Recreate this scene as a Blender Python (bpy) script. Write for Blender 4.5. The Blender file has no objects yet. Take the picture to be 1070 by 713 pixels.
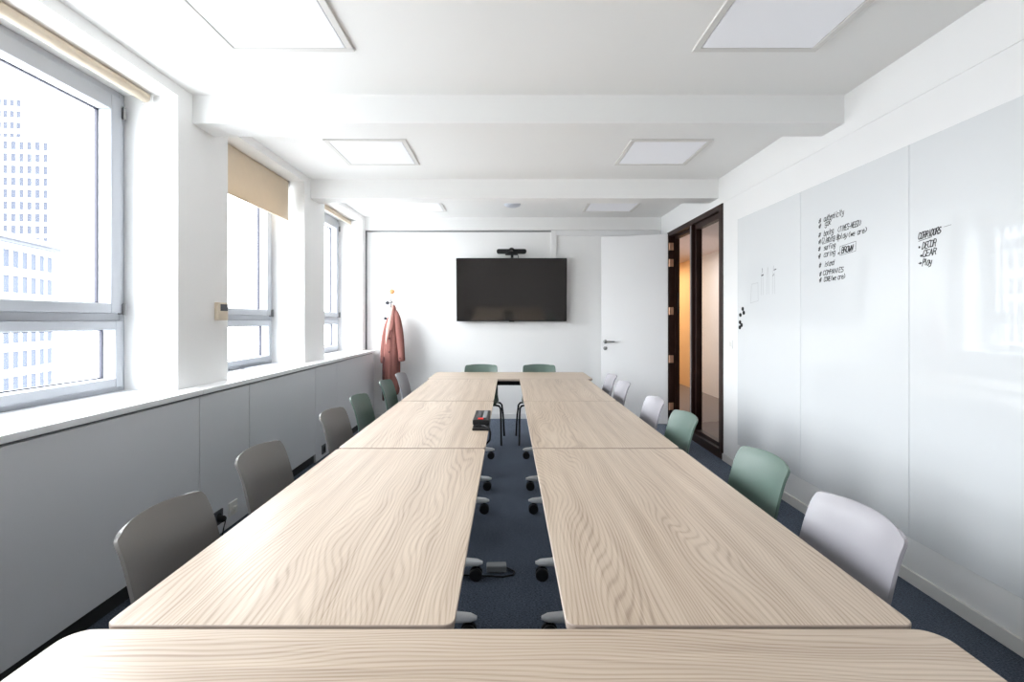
import bpy, bmesh, math, random
from mathutils import Vector, Matrix
random.seed(7)
PI = math.pi
C = bpy.context.scene
col = C.collection
# ------------------------------------------------------------------ camera, sky, light, exposure
cam_d = bpy.data.cameras.new('camera'); cam = bpy.data.objects.new('camera', cam_d); col.objects.link(cam)
cam.location = (0, 0, 1.36); cam.rotation_euler = (PI/2, 0, 0)
cam_d.lens = 18; cam_d.sensor_width = 36; cam_d.shift_x = 0.0037; cam_d.shift_y = -0.021
cam_d.clip_start = 0.02; cam_d.clip_end = 600
C.camera = cam
SKY = 5.0
w = bpy.data.worlds.new('overcast_sky'); C.world = w; w.use_nodes = True
bgn = w.node_tree.nodes['Background']; bgn.inputs[1].default_value = SKY
_n = w.node_tree.nodes; _k = w.node_tree.links      # pale overcast sky above, duller city haze below the horizon
_tc = _n.new('ShaderNodeTexCoord'); _sp = _n.new('ShaderNodeSeparateXYZ'); _rp = _n.new('ShaderNodeValToRGB')
_k.new(_tc.outputs['Generated'], _sp.inputs[0]); _k.new(_sp.outputs['Z'], _rp.inputs[0]); _k.new(_rp.outputs[0], bgn.inputs[0])
_rp.color_ramp.elements[0].position = 0.0; _rp.color_ramp.elements[0].color = (.46, .475, .49, 1)
_rp.color_ramp.elements[1].position = .10; _rp.color_ramp.elements[1].color = (.95, .97, 1, 1)
C.view_settings.view_transform = 'Standard'; C.view_settings.look = 'None'
C.view_settings.exposure = 2.08; C.view_settings.gamma = 1; C.view_settings.use_curve_mapping = False
C.cycles.max_bounces = 14; C.cycles.diffuse_bounces = 8; C.cycles.glossy_bounces = 4
C.cycles.transparent_max_bounces = 12; C.cycles.use_denoising = True
C.cycles.caustics_reflective = False; C.cycles.caustics_refractive = False
C.cycles.sample_clamp_indirect = 8

NICHES = [(-0.19, 1.15), (1.69, 3.03), (3.57, 4.91), (5.45, 6.84)]
for i, (a, b) in enumerate(NICHES):          # sky portals in the window openings (they emit nothing of their own)
    L = bpy.data.lights.new('sky_portal', 'AREA'); L.shape = 'RECTANGLE'; L.size = 1.72; L.size_y = b-a
    L.cycles.is_portal = True
    o = bpy.data.objects.new('sky_portal', L); col.objects.link(o)
    o.location = (-2.42, (a+b)/2, 1.82); o.rotation_euler = (0, -PI/2, 0)
def ceiling_lamp(name, loc, size, power, color):
    L = bpy.data.lights.new(name, 'AREA'); L.shape = 'RECTANGLE'; L.size = size[0]; L.size_y = size[1]; L.energy = power; L.color = color
    o = bpy.data.objects.new(name, L); col.objects.link(o); o.location = loc
ceiling_lamp('corridor_lamp', (2.9, 11.2, 2.5), (0.3, 2.2), 10, (1, .80, .52))
ceiling_lamp('corridor_lamp', (2.9, 8.0, 2.5), (0.15, 2.0), 8, (1, .93, .90))

# ------------------------------------------------------------------ materials
def mat(name, color, rough=.6, metal=0, spec=.5, coat=0, coat_rough=.05, bump=None, var=None):
    m = bpy.data.materials.new(name); m.use_nodes = True
    nt = m.node_tree; b = nt.nodes['Principled BSDF']
    b.inputs['Base Color'].default_value = (*color, 1); b.inputs['Roughness'].default_value = rough
    b.inputs['Metallic'].default_value = metal; b.inputs['Specular IOR Level'].default_value = spec
    b.inputs['Coat Weight'].default_value = coat; b.inputs['Coat Roughness'].default_value = coat_rough
    tc = nt.nodes.new('ShaderNodeTexCoord')
    n = nt.nodes.new('ShaderNodeTexNoise'); nt.links.new(tc.outputs['Object'], n.inputs['Vector'])
    sc, st = bump if bump else (40, .02)
    n.inputs['Scale'].default_value = sc; n.inputs['Detail'].default_value = 4
    bu = nt.nodes.new('ShaderNodeBump'); bu.inputs['Strength'].default_value = st; bu.inputs['Distance'].default_value = .002
    nt.links.new(n.outputs['Fac'], bu.inputs['Height']); nt.links.new(bu.outputs['Normal'], b.inputs['Normal'])
    if var:
        n2 = nt.nodes.new('ShaderNodeTexNoise'); n2.inputs['Scale'].default_value = var[0]; n2.inputs['Detail'].default_value = 6
        nt.links.new(tc.outputs['Object'], n2.inputs['Vector'])
        mx = nt.nodes.new('ShaderNodeMix'); mx.data_type = 'RGBA'
        mx.inputs[6].default_value = (*[c*(1-var[1]) for c in color], 1); mx.inputs[7].default_value = (*[min(1, c*(1+var[1])) for c in color], 1)
        nt.links.new(n2.outputs['Fac'], mx.inputs[0]); nt.links.new(mx.outputs[2], b.inputs['Base Color'])
    return m
M = {}
M['wall'] = mat('white_wall_paint', (.90, .90, .895), .6, bump=(180, .05))
M['ceil'] = mat('white_ceiling_paint', (.86, .86, .85), .9, bump=(150, .05))
M['cladding'] = mat('white_wall_cladding', (.83, .83, .83), .45)
M['cab'] = mat('grey_white_laminate', (.67, .68, .70), .45)
M['sill'] = mat('white_worktop', (.86, .87, .88), .28)
M['wallfront'] = mat('grey_unseen_wall', (.38, .36, .345), .6)
M['gapg'] = mat('grey_groove', (.22, .225, .235), .8)
M['gap'] = mat('dark_gap', (.02, .02, .022), .8)
M['alu'] = mat('pale_aluminium', (.43, .45, .49), .4)
M['rubber'] = mat('black_gasket', (.03, .03, .05), .6)
M['steel'] = mat('brushed_steel', (.28, .28, .28), .3, 1)
M['blind'] = mat('beige_blind_fabric', (.70, .62, .50), .8, bump=(500, .3), var=(14, .05))
_nt = M['blind'].node_tree; _o = _nt.nodes['Material Output']; _mx = _nt.nodes.new('ShaderNodeMixShader'); _tl = _nt.nodes.new('ShaderNodeBsdfTranslucent')
_tl.inputs[0].default_value = (.62, .50, .36, 1); _mx.inputs[0].default_value = .22      # woven fabric lets a little daylight through
_nt.links.new(_nt.nodes['Principled BSDF'].outputs[0], _mx.inputs[1]); _nt.links.new(_tl.outputs[0], _mx.inputs[2]); _nt.links.new(_mx.outputs[0], _o.inputs[0])
M['wenge'] = mat('dark_wenge_wood', (.022, .0075, .0045), .45, spec=.3, bump=(30, .05), var=(9, .3))
M['brass'] = mat('brass_hinge', (.75, .45, .30), .35, .6)
M['doorwhite'] = mat('white_door_paint', (.88, .882, .888), .35)
M['board'] = mat('white_back_painted_glass', (.72, .74, .755), .35, spec=.4, coat=1, coat_rough=.015, bump=(2, .0))
M['boardedge'] = mat('glass_edge', (.50, .56, .58), .3)
M['ink'] = mat('black_marker_ink', (.02, .02, .022), .6)
M['faint'] = mat('faint_marker_ink', (.44, .45, .46), .7)
M['black'] = mat('black_plastic', (.010, .010, .011), .55, spec=.3)
M['blackm'] = mat('black_metal', (.010, .011, .012), .5, spec=.35)
M['screen'] = mat('glossy_black_screen', (.019, .0165, .0155), .07, spec=1.0, bump=(40, 0))
M['grey'] = mat('light_grey_leg_paint', (.78, .79, .80), .35)
M['taupe'] = mat('taupe_plastic', (.19, .18, .173), .38, bump=(600, .05))
M['lilac'] = mat('pale_grey_plastic', (.31, .30, .325), .33, bump=(600, .05))
M['green'] = mat('sage_green_plastic', (.095, .145, .122), .38, bump=(600, .05))
M['socketw'] = mat('white_socket_plastic', (.72, .71, .68), .4)
M['socketd'] = mat('dark_socket_plastic', (.05, .052, .06), .45)
M['cream'] = mat('cream_plastic', (.72, .62, .49), .5)
M['red'] = mat('red_switch', (.8, .03, .02), .4)
M['knobo'] = mat('orange_wood_knob', (.50, .24, .085), .5)
M['knobg'] = mat('grey_knob_paint', (.045, .048, .058), .85, spec=.2)
M['coat'] = mat('terracotta_wool', (.24, .095, .08), .9, bump=(260, .5), var=(40, .12))
M['coatlight'] = mat('pale_pink_cloth', (.60, .38, .33), .85, bump=(260, .4), var=(30, .08))  # paler pink tone for one lapel and the collar
M['coatdark'] = mat('dark_red_cloth', (.10, .03, .03), .8)  # darker red tone for the side strip, buttons and loop
M['frame'] = mat('light_frame_paint', (.70, .69, .67), .5)
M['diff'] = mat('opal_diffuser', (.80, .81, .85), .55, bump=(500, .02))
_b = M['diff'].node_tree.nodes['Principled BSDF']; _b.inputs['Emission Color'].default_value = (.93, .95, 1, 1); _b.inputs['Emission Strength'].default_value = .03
M['corr'] = mat('corridor_wall_paint', (.78, .745, .725), .7)
M['yellow'] = mat('yellow_wall_paint', (.76, .50, .27), .7)
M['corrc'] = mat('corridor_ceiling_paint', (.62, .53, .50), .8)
M['corrf'] = mat('brown_corridor_carpet', (.17, .13, .11), .95, bump=(200, .4), var=(60, .2))
M['adapter'] = mat('grey_adapter_plastic', (.25, .26, .27), .5)
M['stone'] = mat('pale_stone_facade', (.32, .34, .38), .9, var=(.4, .05))
M['cornice'] = mat('shade_grey_cornice', (.07, .075, .09), .9)  # shade of the cornice underside put into its dark colour
M['panes'] = mat('distant_window_panes', (.040, .046, .062), .7, spec=.1)
M['towerw'] = mat('distant_tower_facade', (.34, .36, .40), .9)
M['towerp'] = mat('distant_tower_panes', (.038, .042, .055), .7, spec=.1)

def glass_mat():
    m = bpy.data.materials.new('clear_glass'); m.use_nodes = True; nt = m.node_tree; nt.nodes.clear()
    out = nt.nodes.new('ShaderNodeOutputMaterial'); mx = nt.nodes.new('ShaderNodeMixShader')
    t = nt.nodes.new('ShaderNodeBsdfTransparent'); g = nt.nodes.new('ShaderNodeBsdfGlossy')
    f = nt.nodes.new('ShaderNodeFresnel'); f.inputs[0].default_value = 1.45
    t.inputs[0].default_value = (.97, .98, .98, 1); g.inputs['Roughness'].default_value = .01
    ge = nt.nodes.new('ShaderNodeNewGeometry'); iv = nt.nodes.new('ShaderNodeMath'); iv.operation = 'SUBTRACT'; iv.inputs[0].default_value = 1
    mu = nt.nodes.new('ShaderNodeMath'); mu.operation = 'MULTIPLY'       # the reflection belongs to the outer faces only
    nt.links.new(ge.outputs['Backfacing'], iv.inputs[1]); nt.links.new(iv.outputs[0], mu.inputs[0]); nt.links.new(f.outputs[0], mu.inputs[1])
    nt.links.new(mu.outputs[0], mx.inputs[0]); nt.links.new(t.outputs[0], mx.inputs[1]); nt.links.new(g.outputs[0], mx.inputs[2])
    nt.links.new(mx.outputs[0], out.inputs[0]); return m
M['glass'] = glass_mat()

def carpet_mat():
    m = bpy.data.materials.new('blue_grey_carpet'); m.use_nodes = True; nt = m.node_tree; b = nt.nodes['Principled BSDF']
    b.inputs['Roughness'].default_value = .95; b.inputs['Specular IOR Level'].default_value = .2; b.inputs['Sheen Weight'].default_value = .45; b.inputs['Sheen Roughness'].default_value = .4; b.inputs['Sheen Tint'].default_value = (.65, .78, 1, 1)
    tc = nt.nodes.new('ShaderNodeTexCoord')
    mp = nt.nodes.new('ShaderNodeMapping'); mp.inputs['Scale'].default_value = (1, 2.6, 1)
    n = nt.nodes.new('ShaderNodeTexNoise'); n.inputs['Scale'].default_value = 85; n.inputs['Detail'].default_value = 3; n.inputs['Roughness'].default_value = .7
    n2 = nt.nodes.new('ShaderNodeTexNoise'); n2.inputs['Scale'].default_value = 2.2; n2.inputs['Detail'].default_value = 3
    r = nt.nodes.new('ShaderNodeValToRGB'); e = r.color_ramp.elements
    e[0].position = .40; e[0].color = (.004, .006, .010, 1); e[1].position = .60; e[1].color = (.064, .080, .112, 1)
    ad = nt.nodes.new('ShaderNodeMath'); ad.operation = 'MULTIPLY_ADD'; ad.inputs[1].default_value = .18; 
    su = nt.nodes.new('ShaderNodeMath'); su.operation = 'SUBTRACT'; su.inputs[1].default_value = .09
    nt.links.new(tc.outputs['Object'], mp.inputs[0]); nt.links.new(mp.outputs[0], n.inputs['Vector']); nt.links.new(tc.outputs['Object'], n2.inputs['Vector'])
    nt.links.new(n2.outputs['Fac'], ad.inputs[0]); nt.links.new(n.outputs['Fac'], ad.inputs[2]); nt.links.new(ad.outputs[0], su.inputs[0])
    nt.links.new(su.outputs[0], r.inputs[0]); nt.links.new(r.outputs[0], b.inputs['Base Color'])
    bu = nt.nodes.new('ShaderNodeBump'); bu.inputs['Strength'].default_value = .6; bu.inputs['Distance'].default_value = .004
    nt.links.new(n.outputs['Fac'], bu.inputs['Height']); nt.links.new(bu.outputs[0], b.inputs['Normal'])
    return m
M['carpet'] = carpet_mat()

def oak_mat():
    m = bpy.data.materials.new('pale_oak_veneer'); m.use_nodes = True; nt = m.node_tree; N = nt.nodes; K = nt.links
    b = N['Principled BSDF']; b.inputs['Roughness'].default_value = .36; b.inputs['Specular IOR Level'].default_value = .5
    tc = N.new('ShaderNodeTexCoord'); oi = N.new('ShaderNodeObjectInfo')
    mul = N.new('ShaderNodeVectorMath'); mul.operation = 'MULTIPLY'; mul.inputs[1].default_value = (3.1, 17.3, 0)
    cx = N.new('ShaderNodeCombineXYZ'); 
    for k in (0, 1, 2): K.new(oi.outputs['Random'], cx.inputs[k])
    K.new(cx.outputs[0], mul.inputs[0])
    add = N.new('ShaderNodeVectorMath'); K.new(tc.outputs['Object'], add.inputs[0]); K.new(mul.outputs[0], add.inputs[1])
    # broad plank tone, cathedral rings, fine pores, all stretched along the length (local Y)
    def noise(sc, scale, det, ro=.5, dist=0):
        mp = N.new('ShaderNodeMapping'); mp.inputs['Scale'].default_value = sc; K.new(add.outputs[0], mp.inputs[0])
        n = N.new('ShaderNodeTexNoise'); n.inputs['Scale'].default_value = scale; n.inputs['Detail'].default_value = det
        n.inputs['Roughness'].default_value = ro; n.inputs['Distortion'].default_value = dist; K.new(mp.outputs[0], n.inputs['Vector']); return n
    def math_(op, a, bb):
        q = N.new('ShaderNodeMath'); q.operation = op
        for k, v in ((0, a), (1, bb)):
            if isinstance(v, (int, float)): q.inputs[k].default_value = v
            else: K.new(v, q.inputs[k])
        return q.outputs[0]
    wob = noise((1.6, .34, 1), 1.4, 3, .5, .2)
    sx = N.new('ShaderNodeSeparateXYZ'); K.new(add.outputs[0], sx.inputs[0])
    base_o = math_('ADD', sx.outputs[0], math_('MULTIPLY', wob.outputs['Fac'], .48))
    def lines(freq, power):
        q = math_('ADD', math_('MULTIPLY', math_('SINE', math_('MULTIPLY', base_o, freq), 0), .5), .5)
        return math_('POWER', q, power)
    rings = lines(540, 2.2); wide = lines(61, 1)
    pores = noise((75, .5, 1), 4, 4, .7)
    mid = noise((16, .25, 1), 2, 4, .6)
    patch = noise((1.5, .8, 1), 1.6, 2)
    v = math_('SUBTRACT', .318, math_('MULTIPLY', rings, .082))
    v = math_('SUBTRACT', v, math_('MULTIPLY', wide, .035))
    v = math_('ADD', v, math_('MULTIPLY', pores.outputs['Fac'], .34))
    v = math_('ADD', v, math_('MULTIPLY', mid.outputs['Fac'], .22))
    v = math_('ADD', v, math_('MULTIPLY', patch.outputs['Fac'], .08))
    r = N.new('ShaderNodeValToRGB'); e = r.color_ramp.elements
    e[0].position = .42; e[0].color = (.215, .142, .094, 1); e[1].position = .70; e[1].color = (.60, .495, .392, 1)
    q = e.new(.56); q.color = (.45, .352, .266, 1)
    K.new(v, r.inputs[0]); K.new(r.outputs[0], b.inputs['Base Color'])
    bu = N.new('ShaderNodeBump'); bu.inputs['Strength'].default_value = .08; bu.inputs['Distance'].default_value = .001
    K.new(pores.outputs['Fac'], bu.inputs['Height']); K.new(bu.outputs[0], b.inputs['Normal'])
    return m
M['oak'] = oak_mat()
M['edge'] = mat('pale_table_edge', (.40, .325, .275), .45)

# ------------------------------------------------------------------ mesh helpers
class MB:
    def __init__(s): s.bm = bmesh.new()
    def box(s, x0, x1, y0, y1, z0, z1, bev=0, seg=2):
        r = bmesh.ops.create_cube(s.bm, size=1)
        for v in r['verts']:
            v.co = Vector(((x0+x1)/2+v.co.x*(x1-x0), (y0+y1)/2+v.co.y*(y1-y0), (z0+z1)/2+v.co.z*(z1-z0)))
        if bev:
            es = list({e for v in r['verts'] for e in v.link_edges})
            bmesh.ops.bevel(s.bm, geom=es, offset=bev, segments=seg, affect='EDGES', profile=.5)
        return s
    def tube(s, pts, rad, n=12, caps=True):
        pts = [Vector(p) for p in pts]; rings = []
        rads = rad if isinstance(rad, (list, tuple)) else [rad]*len(pts)
        up = None
        for i, p in enumerate(pts):
            t = (pts[min(i+1, len(pts)-1)] - pts[max(i-1, 0)]).normalized()
            if up is None:
                up = Vector((0, 0, 1)) if abs(t.z) < .9 else Vector((1, 0, 0))
            a = t.cross(up).normalized(); up = a.cross(t).normalized()
            rings.append([s.bm.verts.new(p + (a*math.cos(2*PI*k/n)+up*math.sin(2*PI*k/n))*rads[i]) for k in range(n)])
        for r0, r1 in zip(rings, rings[1:]):
            for k in range(n): s.bm.faces.new((r0[k], r0[(k+1) % n], r1[(k+1) % n], r1[k]))
        if caps: s.bm.faces.new(rings[0][::-1]); s.bm.faces.new(rings[-1])
        return s
    def lathe(s, prof, center, axis='Z', n=24):
        """prof: (radius, height) list along the axis"""
        c = Vector(center); rings = []
        for r, h in prof:
            ring = []
            for k in range(n):
                a = 2*PI*k/n; q = (r*math.cos(a), r*math.sin(a), h)
                if axis == 'X': q = (h, q[0], q[1])
                if axis == 'Y': q = (q[0], h, q[1])
                ring.append(s.bm.verts.new(c+Vector(q)))
            rings.append(ring)
        for r0, r1 in zip(rings, rings[1:]):
            for k in range(n): s.bm.faces.new((r0[k], r0[(k+1) % n], r1[(k+1) % n], r1[k]))
        s.bm.faces.new(rings[0][::-1]); s.bm.faces.new(rings[-1]); return s
    def prism(s, pts, d0, d1, axis='Z'):
        """closed outline extruded along an axis; pts are the other two coordinates"""
        def P(p, d): return {'Z': (p[0], p[1], d), 'Y': (p[0], d, p[1]), 'X': (d, p[0], p[1])}[axis]
        a = [s.bm.verts.new(P(p, d0)) for p in pts]; b = [s.bm.verts.new(P(p, d1)) for p in pts]
        s.bm.faces.new(a[::-1]); s.bm.faces.new(b); n = len(pts)
        for k in range(n): s.bm.faces.new((a[k], a[(k+1) % n], b[(k+1) % n], b[k]))
        return s
    def build(s, name, m, parent=None, smooth=False, loc=None):
        bmesh.ops.recalc_face_normals(s.bm, faces=s.bm.faces)
        me = bpy.data.meshes.new(name); s.bm.to_mesh(me); s.bm.free()
        o = bpy.data.objects.new(name, me); col.objects.link(o)
        for q in (m if isinstance(m, list) else [m]): me.materials.append(q)
        if smooth:
            for p in me.polygons: p.use_smooth = True
            try: me.set_sharp_from_angle(angle=math.radians(40))
            except Exception: pass
        if parent: o.parent = parent
        if loc: o.location = loc
        return o
def tag(o, label=None, cat=None, group=None, kind=None):
    if label: o['label'] = label
    if cat: o['category'] = cat
    if group: o['group'] = group
    if kind: o['kind'] = kind
    return o
def empty(name, loc, rz=0, **k):
    o = bpy.data.objects.new(name, None); col.objects.link(o); o.location = loc; o.rotation_euler = (0, 0, rz)
    o.empty_display_size = .1; return tag(o, **k)
KIDS = {}
def kids(o): return [c for c in bpy.data.objects if c.parent == o]
def copy_tree(o, parent=None):
    ch = kids(o); c = o.copy(); col.objects.link(c); c.parent = parent
    for k in ch: copy_tree(k, c)
    return c
def rrect(x0, x1, y0, y1, r, n=6):
    pts = []
    for cx, cy, a0 in ((x1-r, y1-r, 0), (x0+r, y1-r, PI/2), (x0+r, y0+r, PI), (x1-r, y0+r, 1.5*PI)):
        for k in range(n+1):
            a = a0+PI/2*k/n; pts.append((cx+r*math.cos(a), cy+r*math.sin(a)))
    return pts
S = 'structure'
ZC, XL, XR, YB, YF = 2.75, -1.955, 2.08, 7.02, -1.5

# ------------------------------------------------------------------ setting
tag(MB().box(-2.45, XR+.14, YF-.2, YB+.2, -.1, 0).build('floor', M['carpet']), kind=S)
ceil = tag(MB().box(-2.45, XR+.14, YF-.2, YB+.2, ZC, ZC+.2).build('ceiling', M['ceil']), kind=S)
for y0, y1, zb in ((-.64, -.42, 2.575), (1.27, 1.49, 2.575), (3.17, 3.40, 2.575), (5.07, 5.29, 2.56), (6.96, YB, 2.577)):
    MB().box(XL-.01, XR+.005, y0, y1, zb, ZC+.01, .003, 1).build('beam', M['ceil'], ceil)
# left wall: piers, spandrel and lintel round five window niches
mb = MB(); ys = [YF-.2]+[v for n in NICHES for v in n]+[YB+.2]
for i in range(0, len(ys), 2): mb.box(-2.45, XL, ys[i], ys[i+1], 0, ZC)
for a, b in NICHES: mb.box(-2.45, -2.24, a, b, 0, .93); mb.box(-2.45, XL, a, b, 2.685, ZC)
tag(mb.build('wall_left', M['wall']), kind=S)
# back wall
wb = tag(MB().box(-2.45, XR+.14, YB, YB+.2, 0, ZC).build('wall_back', M['wall']), kind=S)
t = tag(MB().box(.588, .660, YB-.028, YB, 2.10, 2.577, .003, 1).box(.660, XR, YB-.028, YB, 2.51, 2.577, .003, 1).build('trim_1', M['cladding']), kind=S)
t = tag(MB().box(XL, .588, YB-.012, YB, 2.560, 2.577).box(XL, -1.935, YB-.012, YB, .95, 2.577).build('trim_shadow_line', M['gapg']), kind=S)  # grey strip stands for the beam's shadow line; upright is the panel edge
tag(MB().box(-2.45, XR+.14, YF-.2, YF, 0, ZC).build('wall_front_unseen', M['wallfront']), kind=S)  # unseen wall behind the camera, set close and grey to dim the near end
# right wall with the glazed opening y 4.95..6.66, z 0..2.5
mb = MB()
mb.box(XR, XR+.14, YF-.2, 4.95, 0, 2.487); mb.box(XR, XR+.14, 6.66, YB+.2, 0, 2.487)
mb.box(XR+.006, XR+.14, YF-.2, YB+.2, 2.487, 2.493)
mb.box(XR+.001, XR+.14, YF-.2, YB+.2, 2.493, ZC)
tag(mb.build('wall_right', M['cladding']), kind=S)
tag(MB().box(XR-.013, XR, YF, 4.95, 0, .068, .002, 1).build('baseboard_right', M['frame']), kind=S)
tag(MB().box(-1.80, XR-.013, YB-.013, YB, 0, .068, .002, 1).build('baseboard_back', M['cladding']), kind=S)
# corridor behind the glazing
tag(MB().box(XR+.14, 3.63, 1.5, 15, -.1, 0).build('floor', M['corrf']), kind=S)
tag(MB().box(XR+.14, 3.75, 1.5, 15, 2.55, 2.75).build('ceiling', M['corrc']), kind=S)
tag(MB().box(3.63, 3.75, 1.5, 9.85, -.1, 2.55).build('wall_corridor', M['corr']), kind=S)
tag(MB().box(3.63, 3.75, 9.85, 15, -.1, 2.55).build('wall_corridor_far', M['yellow']), kind=S)
tag(MB().box(XR+.14, 3.75, 15, 15.1, -.1, 2.55).build('wall_corridor_end', M['yellow']), kind=S)
tag(MB().box(XR+.14, 3.75, 1.4, 1.5, -.1, 2.55).build('wall_corridor_near', M['corr']), kind=S)
tag(MB().box(XR+.02, XR+.14, YB+.2, 15, -.1, 2.55).build('wall_corridor_side', M['corr']), kind=S)

# windows
def window(n, a, b):
    fx0, fx1 = -2.36, -2.27
    root = MB()
    for y0, y1, z0, z1 in ((a, a+.045, .93, 2.685), (b-.045, b, .93, 2.685), (a+.045, b-.045, .93, .972), (a+.045, b-.045, 2.64, 2.685), (a+.045, b-.045, 1.352, 1.397)):
        root.box(fx0-.03, fx1, y0, y1, z0, z1, .003, 1)
    root = tag(root.build(f'window_{n}', M['alu']), kind=S)
    for z0, z1, k in ((1.397, 2.64, .085), (.972, 1.352, .05)):
        q = MB(); y0, y1 = a+.045, b-.045
        for c0, c1, e0, e1 in ((y0, y0+k, z0, z1), (y1-k, y1, z0, z1), (y0+k, y1-k, z0, z0+min(k, .055)), (y0+k, y1-k, z1-k, z1)):
            q.box(fx0, fx1+.022, c0, c1, e0, e1, .005, 2)
        s = q.build('window_sash', M['alu'], root)
        g = MB(); t = .006; zz0, zz1 = z0+min(k, .055), z1-k
        for c0, c1, e0, e1 in ((y0+k, y0+k+t, zz0, zz1), (y1-k-t, y1-k, zz0, zz1), (y0+k, y1-k, zz0, zz0+t), (y0+k, y1-k, zz1-t, zz1)):
            g.box(fx0+.02, fx0+.036, c0, c1, e0, e1)
        g.build('gasket', M['rubber'], s)
        MB().box(fx0+.024, fx0+.030, y0+k, y1-k, zz0, zz1).build('pane', M['glass'], s)
    for z in (1.42, 2.56):
        MB().tube([(fx1+.034, b-.047, z-.035), (fx1+.034, b-.047, z+.035)], .009, 10).box(fx1, fx1+.03, b-.053, b-.041, z-.03, z+.03).build('hinge', M['steel'], root, True)
for i, (a, b) in enumerate(NICHES[::-1]): window(i+1, a, b)

# glazed partition and door
f = MB(); x0, x1 = XR-.012, XR+.125
f.box(x0, x1, 4.95, 5.03, 0, 2.487, .003, 1)             # near post
f.box(x0, x1, 6.60, 6.66, 0, 2.487, .003, 1)             # hinge jamb
f.box(x0, x1, 5.03, 6.60, 2.43, 2.487, .003, 1)          # head
f.box(x0, XR+.105, 5.77, 5.83, 0, 2.43, .003, 1)              # mullion
f.box(x0, x1, 5.03, 5.77, 0, .09, .003, 1)               # sill
f.box(XR+.07, x1, 6.588, 6.60, 0, 2.43); f.box(XR+.07, XR+.105, 5.83, 5.842, 0, 2.43); f.box(XR+.07, x1, 5.83, 6.60, 2.40, 2.43)
door = tag(f.build('door_1', M['wenge']), kind=S)
g = MB(); gx = XR+.05
for y0, y1, z0, z1 in ((5.03, 5.045, .09, 2.43), (5.735, 5.77, .09, 2.43), (5.045, 5.735, .09, .13), (5.045, 5.735, 2.37, 2.43)): g.box(gx-.025, gx+.04, y0, y1, z0, z1, .002, 1)
sd = g.build('sidelight_frame', M['wenge'], door)
MB().box(gx, gx+.008, 5.045, 5.735, .13, 2.37).build('pane', M['glass'], sd)
MB().box(XR-.016, XR-.011, 5.795, 5.805, 0.01, 2.42).build('seal_strip', M['alu'], door)
for z in (2.30, 2.09, 1.47, .85, .24):
    MB().box(XR+.002, XR+.050, 6.592, 6.602, z-.048, z+.048, .002, 1).tube([(XR-.004, 6.594, z-.048), (XR-.004, 6.594, z+.048)], .009, 10).build('hinge', M['brass'], door, True)
MB().box(XR+.098, XR+.122, 6.574, 6.588, 1.44, 1.70, .004, 2).build('pull_handle', M['black'], door)  # black pull handle added on the hinge jamb
# open door leaf, hinged at the far jamb and swung back near the rear wall
leaf_ang = math.atan2(6.885-6.62, 1.262-2.065)
leaf = MB().box(0, .852, -.020, .020, .008, 2.465, .002, 1).build('door_2', M['doorwhite'], loc=(2.066, 6.625, 0))
leaf.rotation_euler = (0, 0, leaf_ang); tag(leaf, kind=S)
# local +x runs from hinge to free edge; camera side is local +y
h = MB().lathe([(.026, 0), (.026, .008), (.012, .010), (.010, .050)], (.80, .020, 1.065), 'Y', 20)
h.tube([(.806, .066, 1.065), (.77, .068, 1.066), (.67, .068, 1.066)], [.0105, .0105, .009], 12).build('door_handle', M['steel'], leaf, True)
MB().lathe([(.026, 0), (.026, .008), (.010, .009), (.009, .014)], (.80, .020, .975), 'Y', 20).build('lock_cylinder', M['steel'], leaf, True)

# ------------------------------------------------------------------ distant buildings outside the window
def facade(name, label, origin, ang, W, D, z0, z1, rows, cols, ww, wh, mw, mp, cornice=0, group=None):
    e = empty(name, origin, ang, label=label, cat='building')
    b = MB().box(0, W, 0, D, z0, z1)
    pitch = (z1-cornice-z0)/rows; cp = W/cols
    # piers and floor bands stand proud of the recessed panes
    for c in range(cols+1): b.box(c*cp-(cp-ww)/2, c*cp+(cp-ww)/2, -.16, .01, z0, z1)
    for r in range(rows+1): b.box(-.1, W+.1, -.22, .01, z0+r*pitch-(pitch-wh)/2, z0+r*pitch+(pitch-wh)/2)
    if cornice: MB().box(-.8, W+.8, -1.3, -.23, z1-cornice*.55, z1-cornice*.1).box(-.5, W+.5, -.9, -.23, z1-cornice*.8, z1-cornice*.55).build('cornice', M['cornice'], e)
    b.build('facade', mw, e)
    for r in range(rows):
        p = MB().box(.1, W-.1, -.06, -.02, z0+r*pitch+(pitch-wh)/2, z0+(r+1)*pitch-(pitch-wh)/2)
        p.build('window_row', mp, e)
    return e
# office block: far corner at (-71.2, 80), running back towards us
dx, dy = .27, -.963
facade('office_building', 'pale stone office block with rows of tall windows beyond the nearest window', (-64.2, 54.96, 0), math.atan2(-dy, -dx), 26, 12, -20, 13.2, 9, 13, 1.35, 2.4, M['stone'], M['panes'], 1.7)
facade('tower_block', 'hazy grid fronted tower rising behind the stone office block', (-141, 128, 0), .12, 24, 20, -20, 47, 22, 13, 1.1, 2.1, M['towerw'], M['towerp'])
facade('tower_block', 'taller set back hazy tower top behind the grid fronted tower', (-162, 152, 0), .12, 16, 14, -20, 68, 26, 9, 1.3, 2.0, M['towerw'], M['towerp'])

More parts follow.
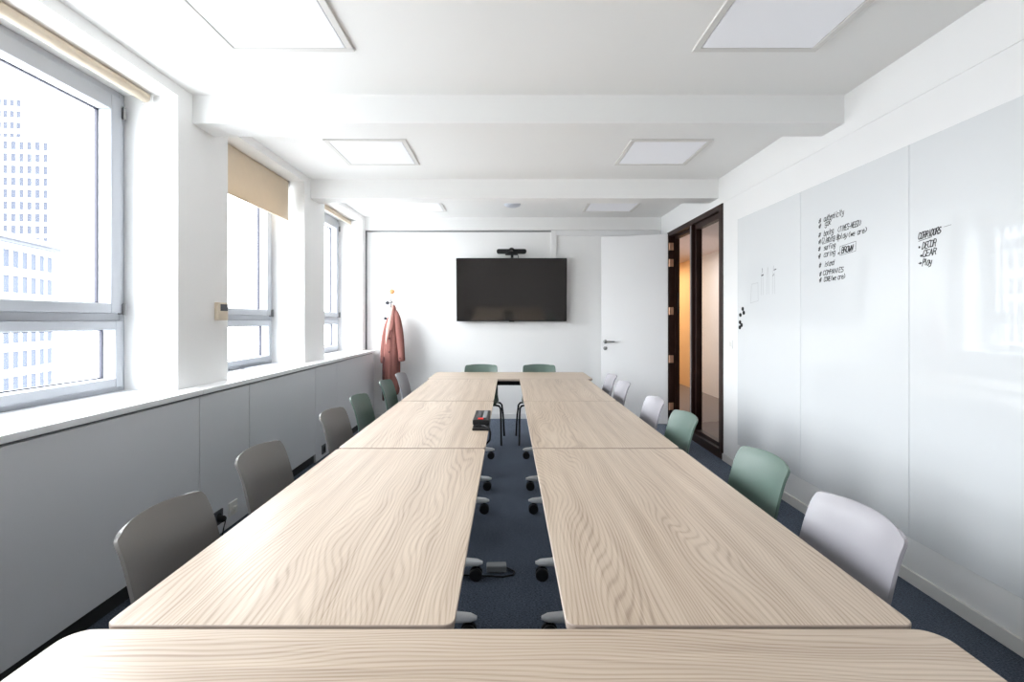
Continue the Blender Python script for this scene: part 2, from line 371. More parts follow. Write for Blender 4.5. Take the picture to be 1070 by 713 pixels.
# ------------------------------------------------------------------ cabinets and worktop along the window wall
XF = -1.82
def wide_cab(a, b, label):
    e = MB().box(-2.23, XF-.022, a, b, .085, .91).build('window_cabinet', M['gapg'])
    tag(e, label, 'cabinet', 'low cabinets under the windows')
    MB().box(XF-.02, XF, a+.003, b-.003, .088, .902, .002, 1).build('door', M['cab'], e); MB().box(-2.23, XF-.03, a, b, 0, .0845).build('plinth', M['gap'], e)
def narrow_cab(a, b, label):
    e = MB().box(-1.95, XF-.022, a, b, 0, .91).build('column_panel', M['gapg'])
    tag(e, label, 'panel', 'narrow panels between the cabinets')
    MB().box(XF-.02, XF, a+.003, b-.003, .004, .902, .002, 1).build('front', M['cab'], e)
wide_cab(-.19, 1.12, 'wide grey cabinet before the nearest one, mostly outside the picture')
wide_cab(1.69, 3.02, 'widest looking grey cabinet at the near left under the nearest window')
wide_cab(3.60, 4.84, 'grey cabinet under the middle window with the half lowered blind')
wide_cab(5.44, 6.93, 'farthest grey cabinet under the far window beside the back wall')
narrow_cab(1.12, 1.69, 'narrow grey panel just before the nearest wide cabinet')
narrow_cab(3.02, 3.60, 'narrow grey panel with white and black sockets between near and middle cabinets')
narrow_cab(4.84, 5.44, 'narrow grey panel with a dark socket between middle and far cabinets')
def worktop(a, b, label):
    m = MB().box(-1.952, XF+.012, a, b, .914, .945, .004, 2)
    for n0, n1 in NICHES:
        c0, c1 = max(a, n0+.003), min(b, n1-.003)
        if c1 > c0: m.box(-2.262, -1.93, c0, c1, .914, .945, .002, 1)
    tag(m.build('worktop', M['sill']), label, 'worktop', 'white window worktop lengths')
worktop(-.3, 3.035, 'white worktop length below the nearest window')
worktop(3.04, 4.875, 'middle white worktop length with the grey vent grille')
worktop(4.88, 6.95, 'farthest white worktop length ending at the back wall')
g = MB().box(-2.22, -2.02, 4.25, 4.78, .9455, .950, .001, 1)
for k in range(24): g.box(-2.205, -2.035, 4.262+k*.0215, 4.262+k*.0215+.012, .950, .954)
tag(g.build('vent_grille', M['alu']), 'pale grey slotted vent grille set on the worktop below the middle window', 'vent')

def roller(y0, y1, drop, label):
    cx, cz = -2.115, 2.655
    e = empty('roller_blind', (cx, (y0+y1)/2, cz), label=label, cat='blind', group='beige roller blinds'); h = (y1-y0)/2
    MB().tube([(0, -h+.012, 0), (0, h-.012, 0)], .028, 20).build('roller', M['blind'], e, True)
    for s in (-1, 1): MB().box(-.03, .03, s*h-.006, s*h+.006, -.032, .028, .002, 1).build('bracket', M['frame'], e)
    if drop:
        m = MB(); n = 16
        m.box(.0255, .0275, -h+.02, h-.02, -drop, .004); m.build('fabric', M['blind'], e)
        MB().box(.018, .034, -h+.018, h-.018, -drop-.022, -drop, .003, 2).build('bottom_bar', M['blind'], e)
    ch = MB()
    ch.tube([(.033, h-.02, 0), (.034, h-.02, -.14)], .0016, 6).tube([(.045, h-.02, 0), (.046, h-.02, -.14)], .0016, 6)
    ch.lathe([(.004, 0), (.009, -.004), (.009, -.02), (.004, -.024)], (.04, h-.02, -.135), 'Z', 10).build('pull_chain', M['cladding'], e, True)
roller(1.72, 3.00, 0, 'rolled up beige blind at the head of the nearest window')
roller(3.60, 4.88, .335, 'half lowered beige blind on the middle window')
roller(5.48, 6.81, .02, 'rolled up beige blind on the farthest window')

# ------------------------------------------------------------------ ceiling fittings
def light(x, y, label):
    e = empty('ceiling_light', (x, y, ZC), label=label, cat='ceiling light', group='square ceiling light panels')
    f = MB(); o_, i_ = .32, .285
    for a, b, c, d in ((-o_, o_, -o_, -i_), (-o_, o_, i_, o_), (-o_, -i_, -i_, i_), (i_, o_, -i_, i_)): f.box(a, b, c, d, -.012, 0, .003, 1)
    f.build('frame', M['frame'], e)
    k = MB(); i2 = .281
    for a, b, c, d in ((-i_, i_, -i_, -i2), (-i_, i_, i2, i_), (-i_, -i2, -i2, i2), (i2, i_, -i2, i2)): k.box(a, b, c, d, -.004, -.001)
    k.build('shadow_gap', M['gapg'], e)
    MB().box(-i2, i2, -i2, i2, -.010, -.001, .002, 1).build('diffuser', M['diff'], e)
for y, d in ((2.32, 'nearest'), (4.26, 'middle'), (6.24, 'farthest')):
    light(-1.11, y, f'{d} square light panel in the row along the windows')
    light(1.265, y, f'{d} square light panel in the row along the whiteboards')
sm = MB().lathe([(.098, 0), (.098, -.012), (.088, -.026), (.05, -.040), (.04, -.042)], (0.05, 6.15, ZC), 'Z', 32).build('smoke_detector', M['knobg'], None, True)
tag(sm, 'round grey smoke detector on the ceiling before the back wall', 'smoke detector')
sm.data.materials[0] = mat('pale_blue_grey_plastic', (.55, .58, .64), .4)

# ------------------------------------------------------------------ conference tables
def tabletop_bm(W, Lh, r=.035):
    bm = MB(); b = bm.bm; zt, th, ch = .75, .022, .003
    def ring(off, z): return [b.verts.new((x, y, z)) for x, y in rrect(-W/2+off, W/2-off, -Lh/2+off, Lh/2-off, r-off if r > off else r)]
    R = [ring(.010, zt-th), ring(.002, zt-th+.004), ring(0, zt-.006), ring(0, zt-.0018), ring(.0018, zt)]
    n = len(R[0])
    for r0, r1 in zip(R, R[1:]):
        for k in range(n): b.faces.new((r0[k], r0[(k+1) % n], r1[(k+1) % n], r1[k])).material_index = 1
    b.faces.new(R[0][::-1]).material_index = 1; b.faces.new(R[-1]).material_index = 0
    return bm
def castor(cx, cy, par):
    m = MB()
    for s in (-1, 1):
        m.lathe([(.020, s*.006), (.031, s*.007), (.0335, s*.010), (.0335, s*.020), (.030, s*.024), (.010, s*.025)], (cx, cy, .0345), 'Y', 20)
    m.tube([(cx, cy, .040), (cx, cy, .078)], .008, 10); m.box(cx-.02, cx+.02, cy-.006, cy+.006, .035, .06, .004, 2)
    m.build('castor', M['black'], par, True)
def make_table(W, Lh, r, inset=.24):
    e = empty('conference_table', (0, 0, 0))
    tabletop_bm(W, Lh, r).build('tabletop', [M['oak'], M['edge']], e)
    MB().box(-.028, .028, -Lh/2+.22, Lh/2-.22, .645, .70, .004, 2).box(-.018, .018, -Lh/2+.20, Lh/2-.20, .70, .727).build('crossbeam', M['blackm'], e)
    fh = W/2-.025
    for s in (-1, 1):
        y = s*(Lh/2-inset)
        MB().box(-.035, .035, y-.022, y+.022, .085, .70, .008, 2).box(-.22, .22, y-.02, y+.02, .700, .727, .003, 1).build('column', M['grey'], e)
        f = MB(); n = 12; prev = None
        # foot: slim at the tips, thicker at the column, rounded section
        for i in range(-n, n+1):
            x = fh*i/n; t = abs(i)/n
            hz = .034-.021*t; wy = .032-.013*t; zc = .104-.012*t
            if abs(i) == n: hz *= .45; wy *= .45
            ring = [f.bm.verts.new((x, y+wy*(abs(math.cos(a))**.6)*math.copysign(1, math.cos(a)), zc+hz*(abs(math.sin(a))**.6)*math.copysign(1, math.sin(a)))) for a in [2*PI*k/14+.01 for k in range(14)]]
            if prev:
                for k in range(14): f.bm.faces.new((prev[k], prev[(k+1) % 14], ring[(k+1) % 14], ring[k]))
            else: f.bm.faces.new(ring[::-1])
            prev = ring
        f.bm.faces.new(prev)
        fo = f.build('foot', M['grey'], e, True)
        castor(-fh+.035, y, fo); castor(fh-.035, y, fo)
    return e
side = make_table(.700, 1.396, .024)
G = 'pale oak conference tables with castors'
for i, (x, y, lab) in enumerate((
    (-.458, 1.718, 'nearest lengthwise oak table on the window side'), (-.458, 3.128, 'middle lengthwise oak table on the window side, under the black power box'),
    (-.458, 4.535, 'farthest lengthwise oak table on the window side'), (.466, 1.718, 'nearest lengthwise oak table on the whiteboard side'),
    (.466, 3.128, 'middle lengthwise oak table on the whiteboard side'), (.466, 4.535, 'farthest lengthwise oak table on the whiteboard side'))):
    t = side if i == 0 else copy_tree(side)
    t.location = (x, y, 0); tag(t, lab, 'table', G)
cross = make_table(.70, 1.70, .048, .20)
cross.location = (-.007, .660, 0); cross.rotation_euler = (0, 0, PI/2)
tag(cross, 'oak table set crosswise at the very front of the picture', 'table', G)
c2 = copy_tree(cross); c2.location = (.02, 5.587, 0); c2.rotation_euler = (0, 0, -PI/2)
tag(c2, 'oak table set crosswise at the far end before the two green chairs', 'table', G)

# ------------------------------------------------------------------ chairs (face local +x)
def shell_mesh():
    prof = [(.225, .418, .170), (.222, .432, .195), (.19, .446, .215), (.10, .442, .224), (0, .436, .226), (-.10, .438, .224), (-.155, .452, .214),
            (-.190, .488, .210), (-.205, .54, .209), (-.216, .60, .209), (-.228, .66, .208), (-.242, .72, .206), (-.258, .775, .204), (-.268, .80, .202), (-.276, .814, .200),
            (-.281, .823, .196), (-.285, .829, .189), (-.288, .832, .178)]
    bm = bmesh.new(); nu = 14; rows = []
    for j, (fx, z, hw) in enumerate(prof):
        row = []
        back = min(1, max(0, (z-.46)/.12)) if fx < -.12 else 0
        for i in range(nu+1):
            u = -1+2*i/nu
            x = fx + back*.038*abs(u)**2.2
            zz = z + (1-back)*.010*abs(u)**3
            if j >= len(prof)-7: zz -= .007*abs(u)**2*(j-len(prof)+8)/7
            row.append(bm.verts.new((x, hw*u*.935, zz)))
        rows.append(row)
    for r0, r1 in zip(rows, rows[1:]):
        for i in range(nu): bm.faces.new((r0[i], r0[i+1], r1[i+1], r1[i]))
    return bm
def make_chair(color):
    e = empty('chair', (0, 0, 0))
    bm = shell_mesh(); 
    for v in list(bm.verts): pass
    bmesh.ops.recalc_face_normals(bm, faces=bm.faces)
    # split seat and back into two parts of one continuous shell
    full = bpy.data.meshes.new('shell'); bm.to_mesh(full); bm.free()
    for name, keep in (('seat', lambda c: not (c.x < -.17 and c.z > .47)), ('backrest', lambda c: c.x < -.17 and c.z > .47)):
        b = bmesh.new(); b.from_mesh(full)
        bmesh.ops.delete(b, geom=[f for f in b.faces if not keep(f.calc_center_median())], context='FACES')
        me = bpy.data.meshes.new(name); b.to_mesh(me); b.free()
        o = bpy.data.objects.new(name, me); col.objects.link(o); o.parent = e; me.materials.append(color)
        s = o.modifiers.new('thick', 'SOLIDIFY'); s.thickness = .009; s.offset = 0
        q = o.modifiers.new('bev', 'BEVEL'); q.width = .003; q.segments = 2; q.limit_method = 'ANGLE'; q.angle_limit = math.radians(50)
        d = o.modifiers.new('sub', 'SUBSURF'); d.levels = 1; d.render_levels = 2
        for p in me.polygons: p.use_smooth = True
    for s in (-1, 1):
        MB().tube([(.10, s*.10, .415), (.12, s*.18, .416), (.125, s*.215, .410), (.135, s*.233, .385), (.165, s*.238, .28), (.25, s*.243, .003)], .0105, 12).build('leg', M['blackm'], e, True)
        MB().tube([(-.07, s*.10, .415), (-.08, s*.19, .416), (-.085, s*.225, .410), (-.095, s*.245, .385), (-.13, s*.258, .27), (-.235, s*.270, .003)], .0105, 12).build('leg', M['blackm'], e, True)
    MB().box(-.10, .13, -.11, .11, .408, .424, .004, 2).build('seat_mount', M['blackm'], e)
    return e
protos = {k: make_chair(M[k]) for k in ('taupe', 'lilac', 'green')}
used = set()
GT, GG = 'shell chairs along the table sides', 'green shell chairs'
def chair(kind, x, y, rz, label, group):
    t = protos[kind] if kind not in used else copy_tree(protos[kind]); used.add(kind)
    t.location = (x, y-.012, 0); t.rotation_euler = (0, 0, rz); tag(t, label, 'chair', group)
for kind, x, y, rz, lab in (
    ('taupe', -.716, 1.445, .03, 'nearest taupe shell chair on the window side'),
    ('taupe', -.775, 2.11, 0, 'second nearest taupe shell chair on the window side'),
    ('taupe', -.775, 2.97, -.02, 'third taupe chair on the window side, next to a green one'),
    ('green', -.79, 3.56, 0, 'green chair on the window side right after the taupe ones'),
    ('green', -.812, 4.43, 0, 'farther green chair on the window side, in front of the coat'),
    ('lilac', -.806, 5.02, 0, 'farthest grey chair on the window side, beside the coat'),
    ('lilac', .725, 1.44, PI-.02, 'nearest pale grey chair on the whiteboard side'),
    ('green', .752, 2.01, PI, 'nearer green chair on the whiteboard side'),
    ('green', .745, 2.88, PI, 'farther green chair on the whiteboard side, before the glazed partition'),
    ('lilac', .740, 3.44, PI, 'pale grey chair on the whiteboard side just past the farther green one'),
    ('lilac', .735, 4.34, PI, 'last but one pale grey chair on the whiteboard side'),
    ('lilac', .742, 4.90, PI, 'farthest pale grey chair on the whiteboard side'),
    ('green', -.317, 5.76, -PI/2, 'green chair at the far end, left of the table gap'),
    ('green', .362, 5.76, -PI/2, 'green chair at the far end, right of the table gap')):
    chair(kind, x, y, rz, lab, GT if abs(x) > .5 else GG)

# ------------------------------------------------------------------ wall-mounted screen and camera bar
tv = empty('television', (.045, 6.96, 1.764), label='large black flat television hung on the back wall', cat='television'); tv.rotation_euler = (math.radians(4), 0, 0)
MB().box(-.745, .745, -.055, -.015, -.426, .426, .004, 2).box(-.45, .5, -.015, .005, -.26, .24, .008, 2).build('casing', M['black'], tv)
MB().box(-.737, .737, -.0575, -.0555, -.414, .418).build('screen', M['screen'], tv)
MB().box(-.035, .035, -.059, -.054, -.433, -.425, .001, 1).build('sensor_lip', M['black'], tv)
MB().box(-.15, .15, .0, .0585, -.16, .14).build('wall_bracket', M['blackm'], tv)
e = empty('conference_camera', (.045, 6.895, 2.198), label='black video conference camera bar on top of the television', cat='camera')
bar = MB().prism([(x, z) for x, z in rrect(-.20, .20, .048, .108, .028, 6)], -.035, .03, 'Y')
bar.build('bar', M['black'], e, True)
MB().lathe([(.040, 0), (.040, -.018), (.034, -.024), (.024, -.026)], (0, -.035, .084), 'Y', 28).build('lens_housing', M['black'], e, True)
MB().lathe([(.020, 0), (.018, -.006), (.008, -.010)], (0, -.061, .084), 'Y', 20).build('lens', M['screen'], e, True)
MB().box(-.085, .085, -.03, .03, .030, .046, .004, 2).box(-.01, .025, -.01, .01, -.008, .032).tube([(.082, .0, .034), (.093, -.002, .012), (.088, .004, -.008)], .004, 8).build('mount', M['blackm'], e)

# ------------------------------------------------------------------ coat rack and coat
e = empty('coat_rack', (-1.592, YB, 1.30), label='slim black wall rack with one orange and several grey round knobs', cat='coat rack')
MB().tube([(0, -.05, -.12), (0, -.05, .42)], .0065, 10).tube([(0, 0, .30), (0, -.05, .30)], .008, 8).tube([(0, 0, -.06), (0, -.05, -.06)], .008, 8).build('bar', M['knobg'], e, True)
def knob(x, z, r, m, arm=True):
    k = MB().lathe([(r*.35, 0), (r*.8, -.006), (r, -.014), (r, -.022), (r*.75, -.032), (r*.3, -.036)], (x, -.055, z), 'Y', 22).build('knob', m, e, True)
    if arm: MB().tube([(0, -.05, z), (x, -.055, z)], .006, 8).build('knob_arm', M['knobg'], k, True)
knob(.016, .440, .034, M['knobo']); knob(-.046, .285, .026, M['knobg']); knob(-.075, .075, .022, M['knobg']); knob(.022, .140, .022, M['blackm']); knob(.010, .24, .014, M['blackm'], False)

def loft(rows, name, m, par, closed=True, sub=1, thick=0):
    bm = bmesh.new(); R = [[bm.verts.new(p) for p in r] for r in rows]; n = len(R[0])
    for r0, r1 in zip(R, R[1:]):
        for k in range(n if closed else n-1): bm.faces.new((r0[k], r0[(k+1) % n], r1[(k+1) % n], r1[k]))
    if closed: bm.faces.new(R[0][::-1]); bm.faces.new(R[-1])
    bmesh.ops.recalc_face_normals(bm, faces=bm.faces)
    me = bpy.data.meshes.new(name); bm.to_mesh(me); bm.free(); o = bpy.data.objects.new(name, me); col.objects.link(o); o.parent = par
    me.materials.append(m)
    for p in me.polygons: p.use_smooth = True
    if thick: s = o.modifiers.new('t', 'SOLIDIFY'); s.thickness = thick
    if sub: s = o.modifiers.new('s', 'SUBSURF'); s.levels = sub; s.render_levels = sub
    return o
CX, CY = -1.535, 6.84          # hanging point of the coat
ct = empty('coat', (CX, CY, .33), label='long terracotta wool coat hanging from the wall rack', cat='coat')
def body_rows():
    rows = []
    # z above hem, left x, right x, depth
    prof = [(0, -.125, .075, .085), (.12, -.128, .082, .090), (.35, -.130, .088, .090), (.60, -.128, .085, .085), (.82, -.115, .080, .078), (.98, -.085, .070, .068),
            (1.10, -.045, .052, .055), (1.18, -.018, .035, .042), (1.225, -.004, .024, .030)]
    n = 44
    for z, l, r, d in prof:
        row = []
        fold = .012*(1-z/1.3)
        for k in range(n):
            a = 2*PI*k/n
            cxm, hw = (l+r)/2, (r-l)/2
            x = cxm+hw*math.cos(a)*(1+.0*z); y = d*math.sin(a)
            rr = 1+(fold*math.sin(7*a+z*1.5)+fold*.6*math.sin(11*a+2-z*2))/hw*.8
            row.append((cxm+(x-cxm)*rr, y*rr, z))
        rows.append(row)
    return rows
loft(body_rows(), 'coat_body', M['coat'], ct)
def sleeve(pts, name='sleeve'):
    rows = []
    for i, (x, y, z, r) in enumerate(pts):
        row = []
        for k in range(16):
            a = 2*PI*k/16; rr = r*(1+.07*math.sin(3*a+i))
            row.append((x+rr*math.cos(a), y+rr*.8*math.sin(a), z+.12*r*math.cos(a)))
        rows.append(row)
    return loft(rows, name, M['coat'], ct)
s1 = sleeve([(.028, -.02, 1.17, .020), (.058, -.045, 1.08, .042), (.085, -.055, .94, .050), (.108, -.055, .76, .050), (.120, -.055, .60, .046), (.126, -.060, .50, .046), (.127, -.060, .47, .046)])
MB().lathe([(.010, .0), (.010, -.004)], (.110, -.100, .52), 'Y', 10).build('button', M['coatdark'], s1)
sleeve([(-.045, -.01, 1.08, .022), (-.085, -.005, .98, .036), (-.115, .0, .82, .040), (-.132, .0, .66, .040), (-.138, .0, .50, .036), (-.140, .0, .44, .036)])
# lapels and front edge: thin folded cloth lying over the chest
def strip(pts, name, m, th=.006):
    rows = []
    for (xl, yl), (xr, yr), z in pts: rows.append([(xl, yl, z), ((xl*2+xr)/3, (yl*2+yr)/3-.006, z), ((xl+2*xr)/3, (yl+2*yr)/3-.006, z), (xr, yr, z)])
    return loft(rows, name, m, ct, False, 1, th)
strip([((-.006, -.040), (.012, -.040), 1.215), ((-.030, -.064), (.004, -.060), 1.12), ((-.062, -.080), (-.010, -.078), 1.00), ((-.082, -.088), (-.024, -.090), .90), ((-.086, -.094), (-.048, -.096), .80), ((-.080, -.098), (-.070, -.098), .70)], 'lapel', M['coatlight'])
strip([((.010, -.044), (.026, -.036), 1.215), ((.004, -.066), (.034, -.058), 1.12), ((-.004, -.086), (.034, -.078), 1.00), ((-.020, -.094), (.030, -.090), .93), ((-.040, -.098), (.010, -.098), .88)], 'lapel', M['coat'])
strip([((-.020, -.030), (.0, -.044), 1.235), ((-.014, -.035), (.010, -.046), 1.20), ((-.010, -.046), (.014, -.050), 1.16)], 'collar', M['coatlight'])
strip([((-.088, -.094), (-.080, -.098), .78), ((-.092, -.098), (-.078, -.102), .55), ((-.096, -.098), (-.080, -.102), .30), ((-.098, -.094), (-.080, -.098), .01)], 'front_edge', M['coat'], .008)
strip([((-.142, -.020), (-.098, -.078), .55), ((-.146, -.025), (-.100, -.082), .30), ((-.146, -.025), (-.100, -.082), .0), ((-.142, -.03), (-.098, -.08), -.05)], 'side_strip', M['coatdark'], .004)
for z in (.78, .60): MB().lathe([(.012, 0), (.012, -.005), (.005, -.007)], (-.035, -.088, z-.0), 'Y', 14).build('button', M['coatdark'], ct, True)
MB().tube([(.004, .0, 1.20), (-.010, .05, 1.235), (-.030, .105, 1.115), (-.032, .112, 1.098)], .003, 6).build('hanging_loop', M['coatdark'], ct)

# ------------------------------------------------------------------ whiteboards and writing
BX = XR-.012
def board(a, b, label):
    o = MB().box(BX, XR, a+.0015, b-.0015, .235, 2.262, .0015, 1).build('whiteboard', M['board'])
    return tag(o, label, 'whiteboard', 'white glass writing boards')
boards = [board(3.625, 4.62, 'white glass board nearest the glazed partition, with faint sketches and magnets'),
          board(2.642, 3.625, 'white glass board carrying the long handwritten list'),
          board(1.655, 2.642, 'white glass board carrying the short handwritten list of four lines'),
          board(.67, 1.655, 'blank white glass board nearest the camera')]
F = {  # single-stroke letters on a 4 x 6 grid, baseline 0
 'A': '00 26 40;12 32', 'B': '00 06 26 35 33 03;33 42 41 30 00', 'C': '45 36 16 05 01 10 30 41', 'D': '00 06 26 44 42 20 00', 'E': '46 06 00 40;03 33', 'F': '46 06 00;03 33',
 'G': '45 36 16 05 01 10 30 42 32', 'I': '20 26', 'M': '00 06 23 46 40', 'N': '00 06 40 46', 'O': '10 01 05 16 36 45 41 30 10', 'P': '00 06 36 45 44 33 03', 'R': '00 06 36 45 44 33 03;23 40',
 'S': '45 36 16 05 04 13 33 42 41 30 10 01', 'T': '06 46;26 20', 'U': '06 01 10 30 41 46', 'V': '06 20 46', 'W': '06 10 23 30 46', 'K': '00 06;46 03 40', 'X': '00 46;06 40', 'H': '00 06;03 43;46 40',
 'a': '44 14 03 01 10 30 41 44 40', 'b': '06 00 30 41 43 34 04', 'c': '44 14 03 01 10 40', 'd': '46 40 10 01 03 14 44', 'e': '02 42 43 34 14 03 01 10 40', 'f': '46 26 15 10;03 33', 'g': '44 14 03 02 11 41;44 4b 2c 0b',
 'h': '06 00;03 14 34 43 40', 'i': '24 20;26 25', 'k': '06 00;44 02 40', 'l': '16 11 20', 'm': '00 04 24 20;24 44 40', 'n': '00 04;03 14 34 43 40', 'o': '10 01 03 14 34 43 41 30 10', 'p': '0c 04 34 43 41 30 00',
 'r': '00 04;03 14 34', 's': '44 14 03 32 41 30 00', 't': '16 11 20 30;04 34', 'u': '04 01 10 30 44 40', 'v': '04 20 44', 'w': '04 10 23 30 44', 'x': '00 44;04 40', 'y': '04 11 31;44 41 3b 0c',
 '(': '36 14 12 30', ')': '16 34 32 10', '+': '03 43;25 21', '-': '03 43', '#': '10 26;30 46;02 42;04 44', '.': '22 32 31 21 22', '>': '03 43;25 43 21', '@': '42 22 23 34 43 41 10 01 05 16 36 45'}
rw = random.Random(3)
def write(mb, y, z, text, h, width, wd=.005, slant=.45, rise=.03, jit=.42):
    """ribbons on the board face; reading direction is towards smaller y"""
    s = h/6; adv = width/len(text); gs = adv/4.9; y0 = y
    for chh in text:
        if chh != ' ':
            for st in F[chh].split(';'):
                pts = []
                for p in st.split():
                    gx = int(p[0]); gz = {'b': -1, 'c': -2}.get(p[1]); gz = int(p[1]) if gz is None else gz
                    dx_ = gx*gs+slant*gz*s*.5+rw.uniform(-jit, jit)*gs; dz_ = (gz+rw.uniform(-jit, jit))*s
                    pts.append((y-dx_, z+dz_+rise*(y0-y)))
                ribbon(mb, pts, wd)
        y -= adv
def ribbon(mb, pts, wd, t=.0006):
    for p, q in zip(pts, pts[1:]):
        d = Vector((q[0]-p[0], q[1]-p[1])); L = d.length
        if L < 1e-6: continue
        d /= L; n = Vector((-d.y, d.x))*wd/2; e0 = d*wd*.3
        c = [(p[0]-e0.x+n.x, p[1]-e0.y+n.y), (q[0]+e0.x+n.x, q[1]+e0.y+n.y), (q[0]+e0.x-n.x, q[1]+e0.y-n.y), (p[0]-e0.x-n.x, p[1]-e0.y-n.y)]
        mb.prism(c, BX-t, BX-.00005, 'X')
m = MB()
for y, z, segs in ((3.410, 2.000, [(3.355, 'authenticity', .036, .20)]), (3.410, 1.965, [(3.345, 'gak', .036, .065)]),
                   (3.412, 1.908, [(3.355, 'boxing', .034, .10), (3.215, '(TIMES-NEED)', .032, .215)]),
                   (3.412, 1.862, [(3.375, 'Climbing', .032, .135), (3.225, '@play', .034, .10), (3.115, '(we are)', .028, .165)]),
                   (3.415, 1.815, [(3.355, 'surfing', .032, .12)]), (3.415, 1.766, [(3.355, 'caring', .034, .115), (3.215, '+', .022, .02)]),
                   (3.408, 1.706, [(3.350, 'island', .032, .10)]), (3.405, 1.648, [(3.362, 'COMPANIES', .030, .205)]), (3.405, 1.608, [(3.355, 'CORE(we are)', .028, .215)])):
    m = MB(); write(m, y, z, '#', .028, .024, .0055)
    for dy_, tx, hh, ww in segs: write(m, dy_, z+rw.uniform(-.003, .003), tx, hh, ww, .0045)
    if z == 1.862: ribbon(m, [(3.37, 1.856), (3.24, 1.864)], .0035)
    m.build('handwriting', M['ink'], boards[1])
m = MB(); write(m, 3.175, 1.772, 'BROWN', .034, .105, .0060)
ribbon(m, [(3.192, 1.760), (3.190, 1.815), (3.045, 1.826), (3.048, 1.768), (3.192, 1.760)], .0024)
m.build('boxed_word', M['ink'], boards[1])
m = MB()
write(m, 2.582, 1.764, 'CORRIDORS', .030, .135, .0048, rise=.08)
ribbon(m, [(2.580, 1.754), (2.50, 1.764)], .003); ribbon(m, [(2.43, 1.80), (2.39, 1.803)], .0016)
m.build('handwriting', M['ink'], boards[2])
m = MB(); write(m, 2.592, 1.716, '.', .030, .03, .006); write(m, 2.558, 1.712, 'DECOR', .032, .083, .0046, rise=.08)
m.build('handwriting', M['ink'], boards[2])
m = MB(); write(m, 2.580, 1.672, '.', .030, .03, .006); write(m, 2.553, 1.672, 'GEAR', .030, .080, .0046, rise=.08)
m.build('handwriting', M['ink'], boards[2])
m = MB(); write(m, 2.580, 1.635, '>', .016, .022, .0045); write(m, 2.557, 1.628, 'Play', .032, .056, .0046)
m.build('handwriting', M['ink'], boards[2])
m = MB()   # faint half-wiped sketches: a box and three upright pens
yb = 4.37
ribbon(m, [(yb, 1.50), (yb-.02, 1.66), (4.24, 1.665), (4.235, 1.515), (yb, 1.50)], .003)
for k, yy in enumerate((4.17, 4.08, 3.99)):
    ribbon(m, [(yy+.015, 1.56), (yy+.012, 1.72)], .003); ribbon(m, [(yy-.018, 1.56), (yy-.014, 1.72)], .003)
    ribbon(m, [(yy+.012, 1.72), (yy, 1.78), (yy-.014, 1.72)], .003)
m.build('faint_sketch', M['faint'], boards[0])
m = MB(); ribbon(m, [(4.18, 1.718), (4.15, 1.722)], .010); ribbon(m, [(4.165, 1.745), (4.165, 1.775)], .004); ribbon(m, [(3.985, 1.745), (3.95, 1.750)], .007); ribbon(m, [(4.00, 1.70), (3.985, 1.715)], .005)
m.build('faint_sketch', M['knobg'], boards[0])
for y, z, lab in ((4.509, 1.4535, 'topmost of the six small black board magnets'), (4.489, 1.4187, 'black board magnet just below the topmost one'), (4.554, 1.401, 'black board magnet set off to the left of the upper pair'),
                  (4.561, 1.336, 'black board magnet topping the lower trio'), (4.531, 1.311, 'rightmost black magnet of the lower trio'), (4.565, 1.290, 'lowest black board magnet')):
    o = MB().lathe([(.017, 0), (.017, -.006), (.013, -.009), (.006, -.010)], (0, 0, 0), 'X', 18).build('board_magnet', M['black'], None, True, (BX-.0003, y, z))
    tag(o, lab.replace('five', 'six'), 'magnet', 'black magnets on the glass board')
sw = MB().box(XR-.010, XR, 4.735, 4.815, 1.09, 1.17, .003, 2).build('light_switch', M['doorwhite']); tag(sw, 'white light switch on the wall between glazed partition and board', 'switch')
MB().box(XR-.014, XR-.010, 4.752, 4.798, 1.107, 1.153, .002, 1).build('rocker', M['socketw'], sw)

# thermostat on the pier
th = MB().box(XL, XL+.028, 3.405, 3.525, 1.355, 1.475, .004, 2).build('thermostat', M['cream']); tag(th, 'cream room thermostat with a dark display on the window pier', 'thermostat')
MB().box(XL+.028, XL+.030, 3.430, 3.515, 1.418, 1.463).build('display', M['socketd'], th)

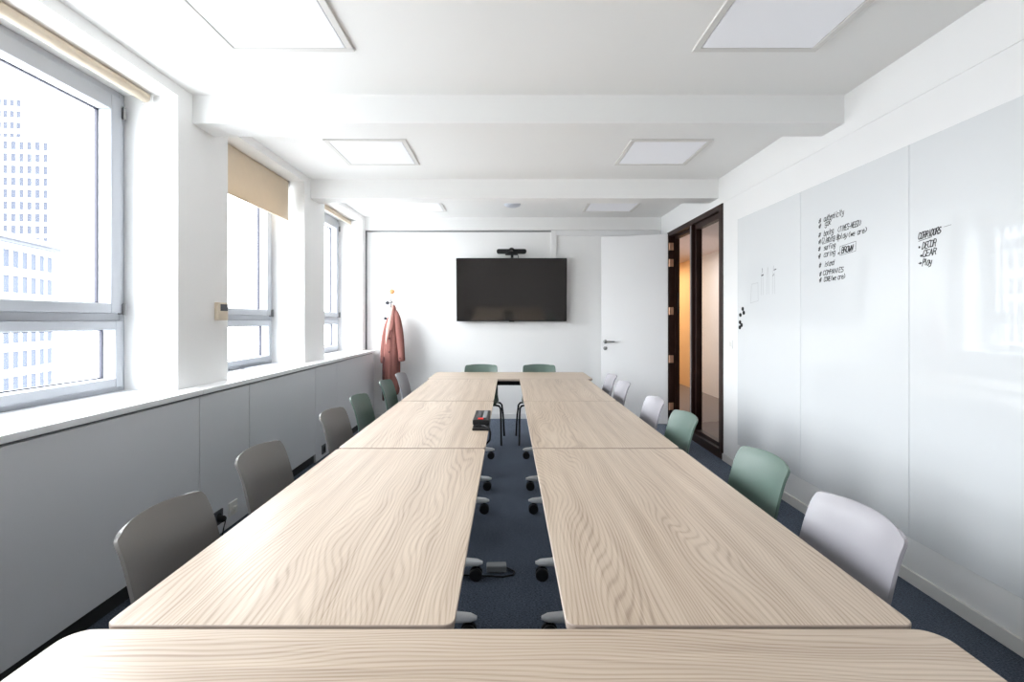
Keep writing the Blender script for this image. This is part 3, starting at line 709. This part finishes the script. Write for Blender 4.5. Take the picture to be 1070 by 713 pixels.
# sockets low on the narrow panels
def socket(y, z, m, mi, label, plug=False):
    o = MB().box(XF, XF+.010, y-.048, y+.048, z-.045, z+.045, .003, 2).build('wall_socket', m); tag(o, label, 'socket')
    MB().lathe([(.028, .010), (.028, .012), (.022, .012), (.021, .011)], (XF, y, z), 'X', 20).build('socket_insert', mi, o, True)
    if plug:
        p = MB().lathe([(.020, .0), (.020, .030), (.014, .040)], (XF+.0125, y-.005, z-.004), 'X', 16)
        p.tube([(XF+.045, y-.005, z-.006), (XF+.052, y-.005, z-.02), (XF+.045, y-.012, z-.06), (XF+.04, y-.02, .006), (XF+.10, y-.10, .005)], .0035, 8)
        tag(p.build('power_plug', M['black'], None, True), 'black plug with its cable in the dark socket', 'plug')
socket(3.375, .118, M['socketw'], M['socketw'], 'white wall socket low on the narrow grey panel')
MB().box(XF+.0125, XF+.030, 3.36, 3.39, .105, .132, .004, 2).build('blank_plug', M['socketw'], bpy.data.objects['wall_socket'])
socket(3.205, .118, M['socketd'], M['black'], 'dark wall socket holding a black plug beside the white one', True)
socket(5.04, .085, M['socketd'], M['black'], 'small dark socket on the farther narrow grey panel')

# ------------------------------------------------------------------ power box on the table edge, adapter on the floor
e = empty('power_box', (-.150, 2.98, .7502), label='black table power box with a red switch on the table edge by the gap', cat='power box')
MB().box(-.048, .045, -.175, .10, 0, .012, .003, 2).box(-.03, .03, -.13, .12, .012, .020).build('base', M['black'], e)
b = MB().box(-.050, .042, -.11, .20, .018, .046, .005, 2).build('housing', M['blackm'], e)
MB().box(-.030, -.008, -.05, .17, .046, .049, .002, 1).build('socket_strip', M['socketd'], b)
MB().box(.004, .026, -.05, .17, .046, .049, .002, 1).build('socket_strip', M['adapter'], b)
MB().box(-.022, .010, -.095, -.068, .046, .052, .002, 1).build('red_switch', M['red'], b)
MB().tube([(.0, -.12, .016), (.02, -.15, .022), (.044, -.165, .012), (.052, -.17, -.01), (.050, -.175, -.05), (.030, -.16, -.075), (.0, -.14, -.07)], .0055, 8).build('cable', M['black'], e, True)
e = empty('power_adapter', (-.062, 2.765, 0), .05, label='grey power adapter with a looped black cable on the carpet in the gap', cat='adapter')
MB().box(-.055, .052, -.026, .026, 0.002, .040, .006, 3).build('housing', M['adapter'], e)
MB().tube([(.05, 0, .02), (.075, .0, .008), (.095, -.02, .006), (.085, -.055, .005), (.03, -.07, .005), (-.04, -.06, .005), (-.12, -.05, .005), (-.25, -.03, .005)], .004, 8).build('cable', M['black'], e, True)
